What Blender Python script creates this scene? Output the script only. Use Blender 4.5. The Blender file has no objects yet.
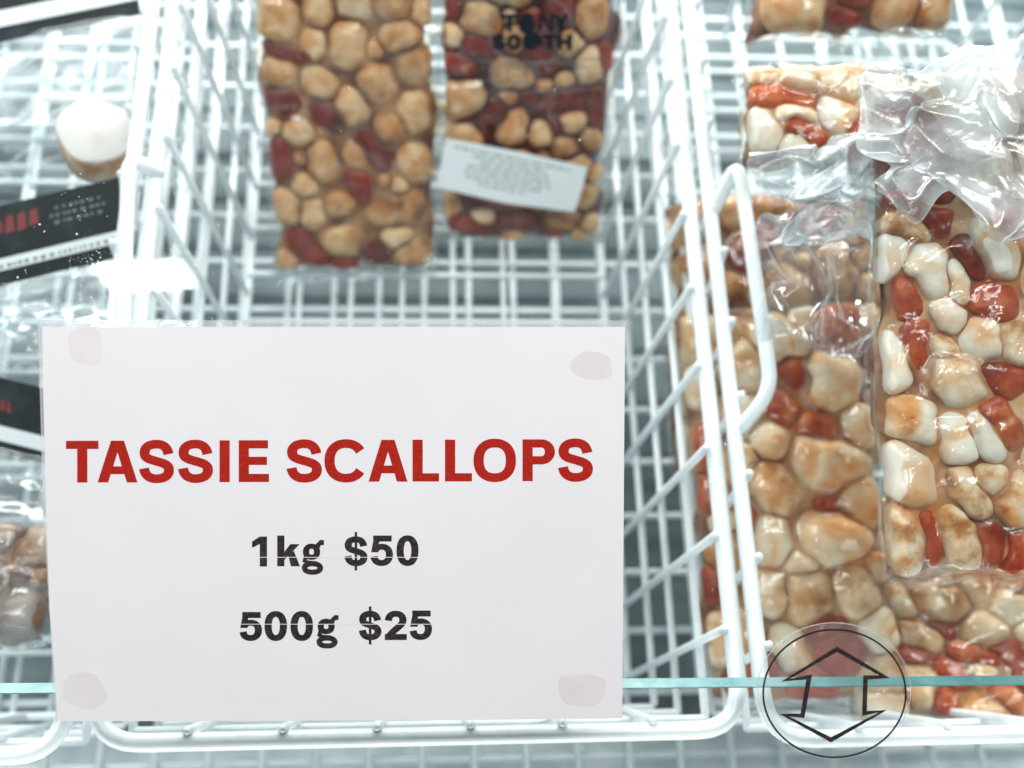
import bpy, bmesh, math, random
import numpy as np
from mathutils import Vector, Matrix

random.seed(11)
rng = np.random.default_rng(11)
SC = bpy.context.scene
COL = SC.collection

# ------------------------------------------------------------------ camera
F = 1075.0                                   # focal length in pixels
W_, H_ = 1024, 768
yc = Vector((436 - 512, 384 + 2330, -F)).normalized()       # world +Y seen from the camera
zc = Vector((80, 440, F))
zc = (zc - yc * zc.dot(yc)).normalized()                    # world +Z seen from the camera
xc = yc.cross(zc).normalized()
R = Matrix((xc, yc, zc))                                    # camera -> world
C = Vector((0, 0, 1.25))
cam = bpy.data.cameras.new('camera'); cam_o = bpy.data.objects.new('camera', cam)
COL.objects.link(cam_o)
cam_o.matrix_world = Matrix.Translation(C) @ R.to_4x4()
cam.sensor_width = 36; cam.lens = F / W_ * 36
cam.clip_start = .01; cam.clip_end = 60
cam.dof.use_dof = True; cam.dof.focus_distance = .548; cam.dof.aperture_fstop = 4.4
SC.camera = cam_o

def ray(px, py):
    return R @ Vector(((px - 512) / F, -(py - 384) / F, -1))
def at(px, py, d):                           # point at a depth along the view axis
    return C + ray(px, py) * d
def atz(px, py, z):                          # point on a horizontal plane
    r = ray(px, py); return C + r * ((z - C.z) / r.z)
def onp(px, py, o, n):                       # point on any plane
    r = ray(px, py); return C + r * ((o - C).dot(n) / r.dot(n))

# ------------------------------------------------------------------ world, lamps, exposure
w = bpy.data.worlds.new('World'); SC.world = w; w.use_nodes = True
w.node_tree.nodes['Background'].inputs[0].default_value = (.86, .96, 1, 1)
w.node_tree.nodes['Background'].inputs[1].default_value = .16
def area(name, loc, target, sx, sy, power, col=(1, 1, 1)):
    l = bpy.data.lights.new(name, 'AREA'); l.shape = 'RECTANGLE'; l.size = sx; l.size_y = sy
    l.energy = power; l.color = col
    o = bpy.data.objects.new(name, l); COL.objects.link(o); o.location = loc
    o.rotation_euler = (Vector(target) - Vector(loc)).to_track_quat('-Z', 'Y').to_euler()
    return o
area('shop_light', (-.25, .75, 2.6), (0, .3, .5), 1.5, .22, 24.5, (1, .985, .96))
area('shop_light', (.85, .45, 2.5), (.2, .2, .5), .16, 1.4, 20, (1, .985, .96))
area('shop_light', (-1.3, .4, 2.3), (0, .2, .5), .2, 1.2, 10, (.95, .98, 1))
area('freezer_light', (.05, 1.02, .84), (.05, .25, .45), 1.9, .04, 18.0, (1, 1, .98))      # strips of the freezer itself, under the lid
area('freezer_light', (.05, -.06, .60), (.05, .45, .42), 1.9, .03, 2.5, (1, 1, .98))
SC.view_settings.view_transform = 'Standard'; SC.view_settings.look = 'None'
SC.view_settings.exposure = -0.04; SC.view_settings.gamma = 1
SC.render.engine = 'CYCLES'
cy = SC.cycles
cy.transparent_max_bounces = 40; cy.max_bounces = 8; cy.diffuse_bounces = 4; cy.glossy_bounces = 4
cy.use_denoising = True; cy.sample_clamp_indirect = 6
cy.caustics_reflective = False; cy.caustics_refractive = False

# ------------------------------------------------------------------ helpers
def tag(o, label=None, cat=None, group=None, kind=None):
    if label: o['label'] = label
    if cat: o['category'] = cat
    if group: o['group'] = group
    if kind: o['kind'] = kind
    return o
def empty(name, m):
    o = bpy.data.objects.new(name, None); COL.objects.link(o)
    o.matrix_world = m if isinstance(m, Matrix) else Matrix.Translation(m)
    o.empty_display_size = .02
    return o
class MB:
    def __init__(s): s.v = []; s.f = []; s.m = []
    def add(s, vs, fs, mi=0):
        b = len(s.v); s.v += [tuple(p) for p in vs]
        s.f += [tuple(i + b for i in f) for f in fs]; s.m += [mi] * len(fs)
    def tube(s, pts, r, closed=False, seg=8, cap=True):
        pts = [Vector(p) for p in pts]; n = len(pts)
        tan = []
        for i in range(n):
            a = pts[i - 1] if (i > 0 or closed) else pts[i]
            b = pts[(i + 1) % n] if (i < n - 1 or closed) else pts[i]
            tan.append((b - a).normalized())
        up = Vector((0, 0, 1)) if abs(tan[0].z) < .8 else Vector((1, 0, 0))
        nn = tan[0].cross(up).normalized()
        vs = []; rings = n
        if cap and not closed:               # rounded ends
            pts = [pts[0] - tan[0] * r * .8] + pts + [pts[-1] + tan[-1] * r * .8]
            tan = [tan[0]] + tan + [tan[-1]]; rad = [r * .45] + [r] * n + [r * .45]; rings = n + 2
        else: rad = [r] * n
        for i in range(rings):
            nn = (nn - tan[i] * nn.dot(tan[i])).normalized(); bb = tan[i].cross(nn)
            for k in range(seg):
                t = 2 * math.pi * k / seg
                vs.append(pts[i] + (nn * math.cos(t) + bb * math.sin(t)) * rad[i])
        fs = []
        for i in range(rings if closed else rings - 1):
            j = (i + 1) % rings
            for k in range(seg):
                l = (k + 1) % seg
                fs.append((i * seg + k, i * seg + l, j * seg + l, j * seg + k))
        if not closed:
            fs.append(tuple(range(seg - 1, -1, -1)))
            fs.append(tuple((rings - 1) * seg + k for k in range(seg)))
        s.add(vs, fs)
    def prism(s, poly, d, mi=0):             # closed outline pushed along d
        n = len(poly); poly = [Vector(p) for p in poly]
        vs = poly + [p + d for p in poly]
        fs = [tuple(range(n - 1, -1, -1)), tuple(range(n, 2 * n))]
        fs += [(i, (i + 1) % n, n + (i + 1) % n, n + i) for i in range(n)]
        s.add(vs, fs, mi)
    def build(s, name, mats, parent=None, smooth=True):
        me = bpy.data.meshes.new(name); me.from_pydata(s.v, [], s.f)
        if not isinstance(mats, (list, tuple)): mats = [mats]
        for m in mats: me.materials.append(m)
        me.polygons.foreach_set('material_index', s.m)
        me.polygons.foreach_set('use_smooth', [smooth] * len(s.f))
        me.update()
        o = bpy.data.objects.new(name, me); COL.objects.link(o)
        if parent: o.parent = parent
        return o
def round_path(pts, r, n=6, closed=True):
    out = []; pts = [Vector(p) for p in pts]; N = len(pts)
    for i, p in enumerate(pts):
        if not closed and i in (0, N - 1): out.append(p); continue
        a = (pts[i - 1] - p); b = (pts[(i + 1) % N] - p)
        rr = min(r, a.length * .49, b.length * .49)
        p0 = p + a.normalized() * rr; p1 = p + b.normalized() * rr
        for k in range(n + 1):
            t = k / n; out.append(p0 * (1 - t) ** 2 + p * 2 * t * (1 - t) + p1 * t * t)
    return out
def noise2(nu, nv, cu, cv, g):               # smooth value noise on a nu x nv grid with cu x cv cells
    a = g.standard_normal((cu + 3, cv + 3))
    def interp(a, n, c, ax):
        x = np.linspace(0, c, n); i = x.astype(int); t = x - i; t = t * t * (3 - 2 * t)
        a0 = np.take(a, i, ax); a1 = np.take(a, i + 1, ax)
        sh = [1, 1]; sh[ax] = n; t = t.reshape(sh)
        return a0 * (1 - t) + a1 * t
    return interp(interp(a, nu, cu, 0), nv, cv, 1)
def blur(h, n):
    for _ in range(n):
        p = np.pad(h, 1, mode='edge')
        h = (p[1:-1, 1:-1] * 4 + p[:-2, 1:-1] * 2 + p[2:, 1:-1] * 2 + p[1:-1, :-2] * 2 + p[1:-1, 2:] * 2
             + p[:-2, :-2] + p[2:, 2:] + p[:-2, 2:] + p[2:, :-2]) / 16
    return h
def dilate(h, n):
    for _ in range(n):
        p = np.pad(h, 1, mode='edge')
        h = np.max([p[a:a + h.shape[0], b:b + h.shape[1]] for a in (0, 1, 2) for b in (0, 1, 2)], 0)
    return h

# ------------------------------------------------------------------ materials
def mat(name):
    m = bpy.data.materials.new(name); m.use_nodes = True
    nt = m.node_tree; nt.nodes.clear()
    out = nt.nodes.new('ShaderNodeOutputMaterial')
    return m, nt, out
def nd(nt, t, **k):
    n = nt.nodes.new(t)
    for a, b in k.items():
        if a in n.inputs.keys(): n.inputs[a].default_value = b
        else: setattr(n, a, b)
    return n
def pbr(name, col, rough=.5, coat=0, noise=None, bump=0, bscale=200, spec=.5, sss=0):
    m, nt, out = mat(name)
    b = nd(nt, 'ShaderNodeBsdfPrincipled'); L = nt.links.new
    b.inputs['Base Color'].default_value = (*col, 1); b.inputs['Roughness'].default_value = rough
    b.inputs['Coat Weight'].default_value = coat; b.inputs['Coat Roughness'].default_value = .08
    b.inputs['Specular IOR Level'].default_value = spec
    tc = nd(nt, 'ShaderNodeTexCoord')
    if noise:
        scale, c2, lo, hi = noise
        n = nd(nt, 'ShaderNodeTexNoise', Scale=scale, Detail=5.0)
        L(tc.outputs['Object'], n.inputs['Vector'])
        r = nd(nt, 'ShaderNodeValToRGB'); r.color_ramp.elements[0].position = lo; r.color_ramp.elements[1].position = hi
        r.color_ramp.elements[0].color = (*col, 1); r.color_ramp.elements[1].color = (*c2, 1)
        L(n.outputs['Fac'], r.inputs[0]); L(r.outputs[0], b.inputs['Base Color'])
    if bump:
        n2 = nd(nt, 'ShaderNodeTexNoise', Scale=bscale, Detail=4.0)
        L(tc.outputs['Object'], n2.inputs['Vector'])
        bp = nd(nt, 'ShaderNodeBump', Strength=bump, Distance=.001)
        L(n2.outputs['Fac'], bp.inputs['Height']); L(bp.outputs[0], b.inputs['Normal'])
    if sss:
        b.inputs['Subsurface Weight'].default_value = sss
        b.inputs['Subsurface Radius'].default_value = (.006, .003, .0015); b.inputs['Subsurface Scale'].default_value = 1
    L(b.outputs[0], out.inputs[0])
    return m
def film(name, milky=.05, rough=.06, bump=.4, bscale=60, base=.05, edge=.7, tint=(.97, .985, .99), milkcol=(.9, .95, .97), patch=None, stain=None):
    m, nt, out = mat(name); L = nt.links.new
    tr = nd(nt, 'ShaderNodeBsdfTransparent'); tr.inputs[0].default_value = (*tint, 1)
    df = nd(nt, 'ShaderNodeBsdfDiffuse'); df.inputs[0].default_value = (*milkcol, 1)
    gl = nd(nt, 'ShaderNodeBsdfGlossy', Roughness=rough); gl.inputs[0].default_value = (1, 1, 1, 1)
    m1 = nd(nt, 'ShaderNodeMixShader'); m1.inputs[0].default_value = milky
    L(tr.outputs[0], m1.inputs[1]); L(df.outputs[0], m1.inputs[2])
    tc = nd(nt, 'ShaderNodeTexCoord')
    if stain:                                # thawed juice smeared on the inside of the film
        ns = nd(nt, 'ShaderNodeTexNoise', Scale=stain[0], Detail=4.0, Distortion=1.6); L(tc.outputs['Object'], ns.inputs['Vector'])
        rs = nd(nt, 'ShaderNodeValToRGB'); rs.color_ramp.elements[0].position = .44; rs.color_ramp.elements[1].position = .74
        rs.color_ramp.elements[0].color = (*tint, 1); rs.color_ramp.elements[1].color = (*stain[1], 1)
        L(ns.outputs['Fac'], rs.inputs[0]); L(rs.outputs[0], tr.inputs[0])
    if patch:                                # frosty clouding with a shape of its own
        n = nd(nt, 'ShaderNodeTexNoise', Scale=patch, Detail=4.0); L(tc.outputs['Object'], n.inputs['Vector'])
        mr = nd(nt, 'ShaderNodeMapRange'); mr.inputs[1].default_value = .38; mr.inputs[2].default_value = .72
        mr.inputs[3].default_value = milky * .25; mr.inputs[4].default_value = min(1, milky * 2.2)
        L(n.outputs['Fac'], mr.inputs[0]); L(mr.outputs[0], m1.inputs[0])
    lw = nd(nt, 'ShaderNodeLayerWeight', Blend=.5)
    pw = nd(nt, 'ShaderNodeMath', operation='POWER'); pw.inputs[1].default_value = 4
    ml = nd(nt, 'ShaderNodeMath', operation='MULTIPLY_ADD'); ml.inputs[1].default_value = edge; ml.inputs[2].default_value = base
    L(lw.outputs['Facing'], pw.inputs[0]); L(pw.outputs[0], ml.inputs[0])
    m2 = nd(nt, 'ShaderNodeMixShader'); L(ml.outputs[0], m2.inputs[0]); L(m1.outputs[0], m2.inputs[1]); L(gl.outputs[0], m2.inputs[2])
    if bump:
        n2 = nd(nt, 'ShaderNodeTexNoise', Scale=bscale, Detail=3.0, Distortion=1.2); L(tc.outputs['Object'], n2.inputs['Vector'])
        bp = nd(nt, 'ShaderNodeBump', Strength=bump, Distance=.003)
        L(n2.outputs['Fac'], bp.inputs['Height'])
        for q in (gl, lw, df): L(bp.outputs[0], q.inputs['Normal'])
    L(m2.outputs[0], out.inputs[0])
    return m
def flesh(name, stops, rough=.35, scale=60, sss=.35):
    m, nt, out = mat(name); L = nt.links.new
    b = nd(nt, 'ShaderNodeBsdfPrincipled', Roughness=rough)
    tc = nd(nt, 'ShaderNodeTexCoord'); oi = nd(nt, 'ShaderNodeObjectInfo')
    n = nd(nt, 'ShaderNodeTexNoise', Scale=scale, Detail=5.0, Roughness=.6, noise_dimensions='4D')
    mw = nd(nt, 'ShaderNodeMath', operation='MULTIPLY'); mw.inputs[1].default_value = 37
    L(oi.outputs['Random'], mw.inputs[0]); L(mw.outputs[0], n.inputs['W'])
    mp = nd(nt, 'ShaderNodeMapping'); mp.inputs['Scale'].default_value = (1, 1, .45)
    L(tc.outputs['Object'], mp.inputs[0]); L(mp.outputs[0], n.inputs['Vector'])
    add = nd(nt, 'ShaderNodeMath', operation='MULTIPLY_ADD'); add.inputs[1].default_value = .34; 
    L(oi.outputs['Random'], add.inputs[0])
    sub = nd(nt, 'ShaderNodeMath', operation='SUBTRACT'); sub.inputs[1].default_value = .17
    L(n.outputs['Fac'], sub.inputs[0]); L(sub.outputs[0], add.inputs[2])
    r = nd(nt, 'ShaderNodeValToRGB'); e = r.color_ramp.elements
    e[0].position, e[0].color = stops[0][0], (*stops[0][1], 1); e[1].position, e[1].color = stops[-1][0], (*stops[-1][1], 1)
    for p, c in stops[1:-1]:
        q = e.new(p); q.color = (*c, 1)
    L(add.outputs[0], r.inputs[0]); L(r.outputs[0], b.inputs['Base Color'])
    n2 = nd(nt, 'ShaderNodeTexNoise', Scale=230.0, Detail=4.0); L(tc.outputs['Object'], n2.inputs['Vector'])
    bp = nd(nt, 'ShaderNodeBump', Strength=.5, Distance=.0012); L(n2.outputs['Fac'], bp.inputs['Height']); L(bp.outputs[0], b.inputs['Normal'])
    b.inputs['Subsurface Weight'].default_value = sss
    b.inputs['Subsurface Radius'].default_value = (.008, .004, .002); b.inputs['Subsurface Scale'].default_value = 1
    L(b.outputs[0], out.inputs[0])
    return m
def emit(name, col, s):
    m, nt, out = mat(name); e = nd(nt, 'ShaderNodeEmission', Strength=s); e.inputs[0].default_value = (*col, 1)
    nt.links.new(e.outputs[0], out.inputs[0]); return m

M_wire = pbr('white_coated_wire', (.86, .92, .94), .32, .25, noise=(60, (.76, .84, .86), .5, .75), bump=.25, bscale=160)
M_liner = pbr('freezer_liner', (.50, .58, .60), .45, noise=(9, (.74, .80, .82), .42, .68), bump=.4, bscale=70)
M_frost = pbr('frosted_ledge', (.66, .73, .76), .6, noise=(22, (.88, .93, .95), .40, .62), bump=.8, bscale=90)
M_floor = pbr('freezer_floor', (.10, .135, .145), .5, noise=(7, (.24, .30, .315), .4, .72), bump=.4, bscale=60)
M_paper = pbr('sign_paper', (.81, .80, .83), .5, .5, noise=(14, (.78, .76, .79), .35, .7), bump=.5, bscale=9)
M_red = pbr('red_print', (.37, .010, .005), .6, .1, spec=.15, noise=(900, (.45, .025, .012), .4, .7))
M_black = pbr('black_print', (.018, .016, .016), .6, .1, spec=.2, noise=(500, (.05, .036, .03), .45, .62))
M_pad = pbr('putty_mark', (.72, .672, .675), .5, .5, noise=(45, (.77, .735, .75), .40, .66))
M_scal = flesh('scallop_meat', [(.20, (.20, .075, .025)), (.36, (.46, .235, .095)), (.50, (.62, .375, .185)), (.64, (.72, .49, .28)), (.80, (.80, .62, .43))], rough=.42, scale=62)
M_scal_pale = flesh('scallop_meat_pale', [(.16, (.28, .09, .025)), (.28, (.56, .29, .11)), (.37, (.80, .60, .38)), (.48, (.89, .81, .67)), (.78, (.93, .88, .80))], rough=.40, scale=55)
M_scal_cream = flesh('scallop_meat_cream', [(.16, (.30, .11, .035)), (.30, (.58, .33, .145)), (.42, (.76, .55, .33)), (.58, (.85, .71, .52)), (.78, (.90, .81, .67))], rough=.38, scale=58)
M_scal_dark = flesh('cooked_meat', [(.2, (.05, .025, .012)), (.45, (.20, .10, .05)), (.64, (.36, .21, .11)), (.85, (.55, .40, .26))])
M_roe = flesh('scallop_roe', [(.2, (.04, .005, .004)), (.45, (.18, .013, .008)), (.64, (.28, .026, .012)), (.84, (.42, .10, .03))], rough=.32)
M_roe_orange = flesh('scallop_roe_orange', [(.24, (.12, .014, .005)), (.40, (.31, .036, .010)), (.56, (.46, .085, .020)), (.70, (.60, .20, .06)), (.86, (.76, .44, .22))], rough=.35)
M_juice_amber = pbr('bag_juice_amber', (.20, .055, .016), .3, noise=(34, (.62, .38, .20), .38, .62))
M_juice_red = pbr('bag_juice_red', (.05, .006, .005), .35, noise=(40, (.15, .018, .010), .42, .70))
M_juice = pbr('bag_juice', (.11, .036, .016), .4, noise=(50, (.40, .21, .10), .38, .62))
M_film = film('bag_film', .004, .07, .3, 60, base=.035, stain=(38, (.90, .70, .52)))
M_film_stained = film('bag_film_stained', .006, .06, .4, 70, base=.04, stain=(26, (.92, .66, .42)))
M_film_frost = film('bag_film_frosted', .10, .16, .5, 60, patch=16)
M_flap = film('crumpled_film', .09, .17, .15, 30, base=.07, edge=.7, patch=22)
M_flap_clear = film('clear_film', .030, .09, .2, 25, base=.08, edge=.7)
M_flap_soft = film('soft_film', .05, .25, .2, 25, base=.045, edge=.5, patch=20)
M_flap_white = film('crumpled_white_film', .27, .24, .35, 40, base=.08, edge=.4, patch=30)
M_glass = film('lid_glass', .0004, .0, 0, base=.012, edge=.6, tint=(.985, .994, .994))
M_edge = pbr('glass_cut_edge', (.10, .30, .31), .25, .3, noise=(60, (.20, .44, .45), .4, .7))
M_clear = film('clear_sticker', .035, .1, .05, 60, base=.05, edge=.5)
M_sleeve = film('laminate_sleeve', .24, .12, .15, 40, base=.06, edge=.5)
M_lblk = pbr('black_header', (.010, .016, .018), .5, spec=.25, noise=(40, (.03, .045, .05), .5, .75))
M_lwhite = pbr('white_label', (.80, .85, .87), .4)
M_lgrey = pbr('grey_print', (.16, .18, .19), .5)
M_lred = pbr('red_header_print', (.20, .022, .022), .5)
M_navy = pbr('navy_print', (.004, .008, .016), .7, spec=.1)
M_speck = film('ice_speck', .75, .1, 0, base=.15, milkcol=(.95, 1, 1))

# ------------------------------------------------------------------ freezer setting
Z_RIM, Z_FLOOR = .622, .388
def slab(name, x0, x1, y0, y1, z0, z1, m):
    b = MB(); p = [Vector((x0, y0, z0)), Vector((x1, y0, z0)), Vector((x1, y1, z0)), Vector((x0, y1, z0))]
    b.prism(p, Vector((0, 0, z1 - z0)), 0)
    return tag(b.build(name, m, smooth=False), kind='structure')
FL = atz(92, 744, Z_RIM); FR = atz(743, 744, Z_RIM)
slab('floor', -1.2, 1.3, FL.y - .12, 1.15, .24, .27, M_floor)
slab('wall_front', -1.2, 1.3, FL.y - .11, FL.y - .07, .272, .60, M_liner)
slab('wall_back', -1.2, 1.3, 1.10, 1.14, .272, .78, M_liner)
slab('wall_left', -1.19, -1.15, FL.y - .07, 1.10, .272, .70, M_liner)
slab('wall_right', 1.15, 1.19, FL.y - .07, 1.10, .272, .70, M_liner)

slab('ledge', -1.14, 1.14, FL.y - .068, FL.y + .028, .273, Z_FLOOR - .085, M_frost)

# lower wire shelf the baskets stand on
b = MB(); zs = Z_FLOOR - .05
x = -1.1
while x < 1.2:
    b.tube([(x, FL.y - .06, zs), (x, 1.09, zs)], .0028, seg=6); x += .042
y = FL.y - .05
while y < 1.09:
    b.tube([(-1.14, y, zs - .006), (1.14, y, zs - .006)], .0032, seg=6); y += .050
tag(b.build('wire_shelf', M_wire), 'white wire shelf under the baskets at the bottom of the freezer', 'shelf')

# ------------------------------------------------------------------ baskets
def basket(label, x0, x1, y0, length, handles, seed):
    y1 = y0 + length; g = random.Random(seed)
    root = empty('wire_basket', Vector(((x0 + x1) / 2, (y0 + y1) / 2, Z_FLOOR)))
    tag(root, label, 'basket', 'white wire baskets side by side in the freezer')
    off = -root.location
    tx, ty = .022, .040
    P = lambda x, y, z: Vector((x, y, z)) + off
    h = Z_RIM - Z_FLOOR
    b = MB(); b.tube(round_path([P(x0, y0, Z_RIM), P(x1, y0, Z_RIM), P(x1, y1, Z_RIM), P(x0, y1, Z_RIM)], .026), .0051, closed=True, seg=12)
    b.build('rim', M_wire, root)
    a0, a1, b0, b1 = x0 + tx, x1 - tx, y0 + ty, y1 - ty
    b = MB(); b.tube(round_path([P(a0, b0, Z_FLOOR), P(a1, b0, Z_FLOOR), P(a1, b1, Z_FLOOR), P(a0, b1, Z_FLOOR)], .02), .0035, closed=True)
    n = round((a1 - a0) / .0475)
    for i in range(1, n):
        x = a0 + (a1 - a0) * i / n; b.tube([P(x, b0, Z_FLOOR), P(x, b1, Z_FLOOR)], .0023)
    n = round((b1 - b0) / .046)
    for i in range(1, n):
        y = b0 + (b1 - b0) * i / n; b.tube([P(a0, y, Z_FLOOR + .005), P(a1, y, Z_FLOOR + .005)], .0023)
    b.build('floor_grid', M_wire, root)
    def lerp(t, side, s):                    # a point on a wall: t = 0 floor .. 1 rim, s along it
        if side in 'LR':
            y = min(max(y0 + (y1 - y0) * s, b0 * (1 - t) + y0 * t), b1 * (1 - t) + y1 * t)
            x = (a0 * (1 - t) + (x0 + .006) * t) if side == 'L' else (a1 * (1 - t) + (x1 - .006) * t)
        else:
            x = min(max(x0 + (x1 - x0) * s, a0 * (1 - t) + x0 * t), a1 * (1 - t) + x1 * t)
            y = (b0 * (1 - t) + (y0 + .006) * t) if side == 'F' else (b1 * (1 - t) + (y1 - .006) * t)
        return P(x, y, Z_FLOOR + h * t)
    for side in 'LRFB':
        b = MB(); ln = length if side in 'LR' else x1 - x0
        n = round(ln / .0535)
        for i in range(1, n):
            s = i / n; j = g.uniform(-.0015, .0015)
            top = lerp(1.022, side, s); bot = lerp(0, side, s)
            b.tube([bot, top], .0027)
        for t in (.25, .5, .75):
            q0 = lerp(t, side, .012); q1 = lerp(t, side, .988)
            inn = {'L': (-.0042, 0), 'R': (.0042, 0), 'F': (0, -.0042), 'B': (0, .0042)}[side]
            d = Vector((inn[0], inn[1], 0))
            b.tube([q0 + d, q1 + d], .0027)
        b.build('wall_grid', M_wire, root)
    for pts in handles:
        b = MB(); b.tube(round_path([p + off for p in pts], .016, closed=False), .0047, seg=12)
        b.build('handle', M_wire, root)
    return root
xl, xr, y0 = FL.x, FR.x, FL.y
LEN = .72
# handle of the right basket leans to the right over its bags
hz = Z_RIM + .020
hR = [atz(714, 210, Z_RIM + .002), atz(738, 160, hz), atz(772, 390, hz), atz(741, 428, Z_RIM + .002)]
hM = [atz(150, 330, Z_RIM + .004), atz(122, 352, hz), atz(129, 158, hz), atz(158, 172, Z_RIM + .004)]
hL = [atz(122, 340, Z_RIM + .004), atz(104, 352, hz), atz(116, 170, hz), atz(135, 150, Z_RIM + .004)]
basket('middle white wire basket holding two flat scallop bags behind the price sign', xl, xr, y0, LEN, [hM], 1)
rx0 = atz(769, 756, Z_RIM).x
basket('right white wire basket heaped with scallop bags, its bent handle beside the pile', rx0, rx0 + .365, y0 - .006, LEN + .006, [hR], 2)
lx1 = atz(62, 750, Z_RIM).x
basket('left white wire basket holding black headed packets beside the price sign', lx1 - .365, lx1, y0 - .005, LEN + .005, [], 3)

# ------------------------------------------------------------------ glass lid
G0 = at(333, 522, .5425)
gu = Vector((1, 0, 0))
gn = (R @ Vector((0, math.sin(math.radians(4.2)) * -1, math.cos(math.radians(4.2)))))
gn = (gn - gu * gn.dot(gu)).normalized()
gv = gn.cross(gu).normalized()
def glass(px, py, off=0.0): return onp(px, py, G0 + gn * off, gn)
def pane(name, label, pts, t, bevel_edge):
    # pts: four corners of the upper face, the last two along the near cut edge
    root = empty(name, sum(pts, Vector()) / 4); tag(root, label, 'glass pane')
    o = -root.location; a, b_, c, d = [p + o for p in pts]
    dn = gn * -t; k = gv * .0030
    m = MB()
    c2, d2 = c + dn + k, d + dn + k
    m.add([a, b_, c, d], [(0, 1, 2, 3)]); m.add([a + dn, b_ + dn, c2, d2], [(3, 2, 1, 0)])
    m.build('glass_sheet', M_glass, root, smooth=False)
    e = MB(); e.add([d + gn * .0001, c + gn * .0001, c2, d2], [(0, 1, 2, 3)])
    e.add([d - gv * .0005, c - gv * .0005, c2 - gv * .0005, d2 - gv * .0005], [(3, 2, 1, 0)])
    e.build('cut_edge', M_edge, root, smooth=False)
    return root
OFF2 = -.012
ex = .75
eL, eR = glass(0, 693, OFF2), glass(1024, 684.5, OFF2)
ed = (eR - eL).normalized()
eM = (eL + eR) / 2
pane('glass_pane', 'lower sliding glass pane with a teal cut edge crossing behind the arrow sticker',
     [eM - ed * ex + gv * 1.0, eM + ed * ex + gv * 1.0, eM + ed * ex, eM - ed * ex], .006, True)
ft = glass(512, 384)
pane('glass_pane', 'upper sliding glass pane carrying the price sign and the arrow sticker',
     [ft - gu * .8 + gv * .9, ft + gu * .8 + gv * .9, ft + gu * .8 - gv * .45, ft - gu * .8 - gv * .45], .005, True)

# ------------------------------------------------------------------ price sign
PS = empty('price_sign', glass(333, 522, .001))
tag(PS, 'white laminated paper sign reading TASSIE SCALLOPS with two prices, stuck on the glass', 'sign')
inv = -PS.location
def sp(px, py, off): return glass(px, py, off) + inv
outline = [(42.5, 326.5), (200, 327), (420, 327), (625, 327), (624, 450), (623, 600), (622, 718), (500, 719.5), (300, 720.5), (57.5, 721),
           (56, 690), (50, 610), (46.5, 520), (44.5, 430), (43, 370)]
m = MB(); m.prism([sp(x, y, .0008) for x, y in outline][::-1], gn * .0004); m.build('paper', M_paper, PS, smooth=False)
m = MB()
m.prism([sp(x, y, .0004) for x, y in [(38, 320), (626.5, 320.5), (626.5, 328), (38, 328)]][::-1], gn * .0003)
m.prism([sp(x, y, .00045) for x, y in [(38, 328), (44, 328), (57, 600), (58, 722), (55.5, 722), (43, 500)]][::-1], gn * .0002)
m.build('laminate_margin', M_sleeve, PS, smooth=False)
def blob(cx, cy, rx, ry, seed, sq=2.0):
    g = random.Random(seed); ph = [g.uniform(0, 6.28) for _ in range(3)]
    out = []
    for i in range(36):
        t = 2 * math.pi * i / 36
        k = 1 + .07 * math.sin(2 * t + ph[0]) + .05 * math.sin(3 * t + ph[1]) + .03 * math.sin(5 * t + ph[2])
        c_, s_ = math.cos(t), math.sin(t)
        out.append((cx + rx * k * math.copysign(abs(c_) ** (2 / sq), c_), cy + ry * k * math.copysign(abs(s_) ** (2 / sq), s_)))
    return out
for i, (cx, cy, rx, ry, sq) in enumerate([(86, 346, 18, 18, 2.6), (592, 366, 20, 15, 2.2), (84, 691, 22, 18, 2.2), (582, 690, 22, 17, 2.8)]):
    m = MB(); m.add([sp(x, y, .00123 + i * 1e-5) for x, y in blob(cx, cy, rx, ry, i, sq)][::-1], [tuple(range(36))])
    m.build('putty_mark', M_pad, PS, smooth=False)

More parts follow.
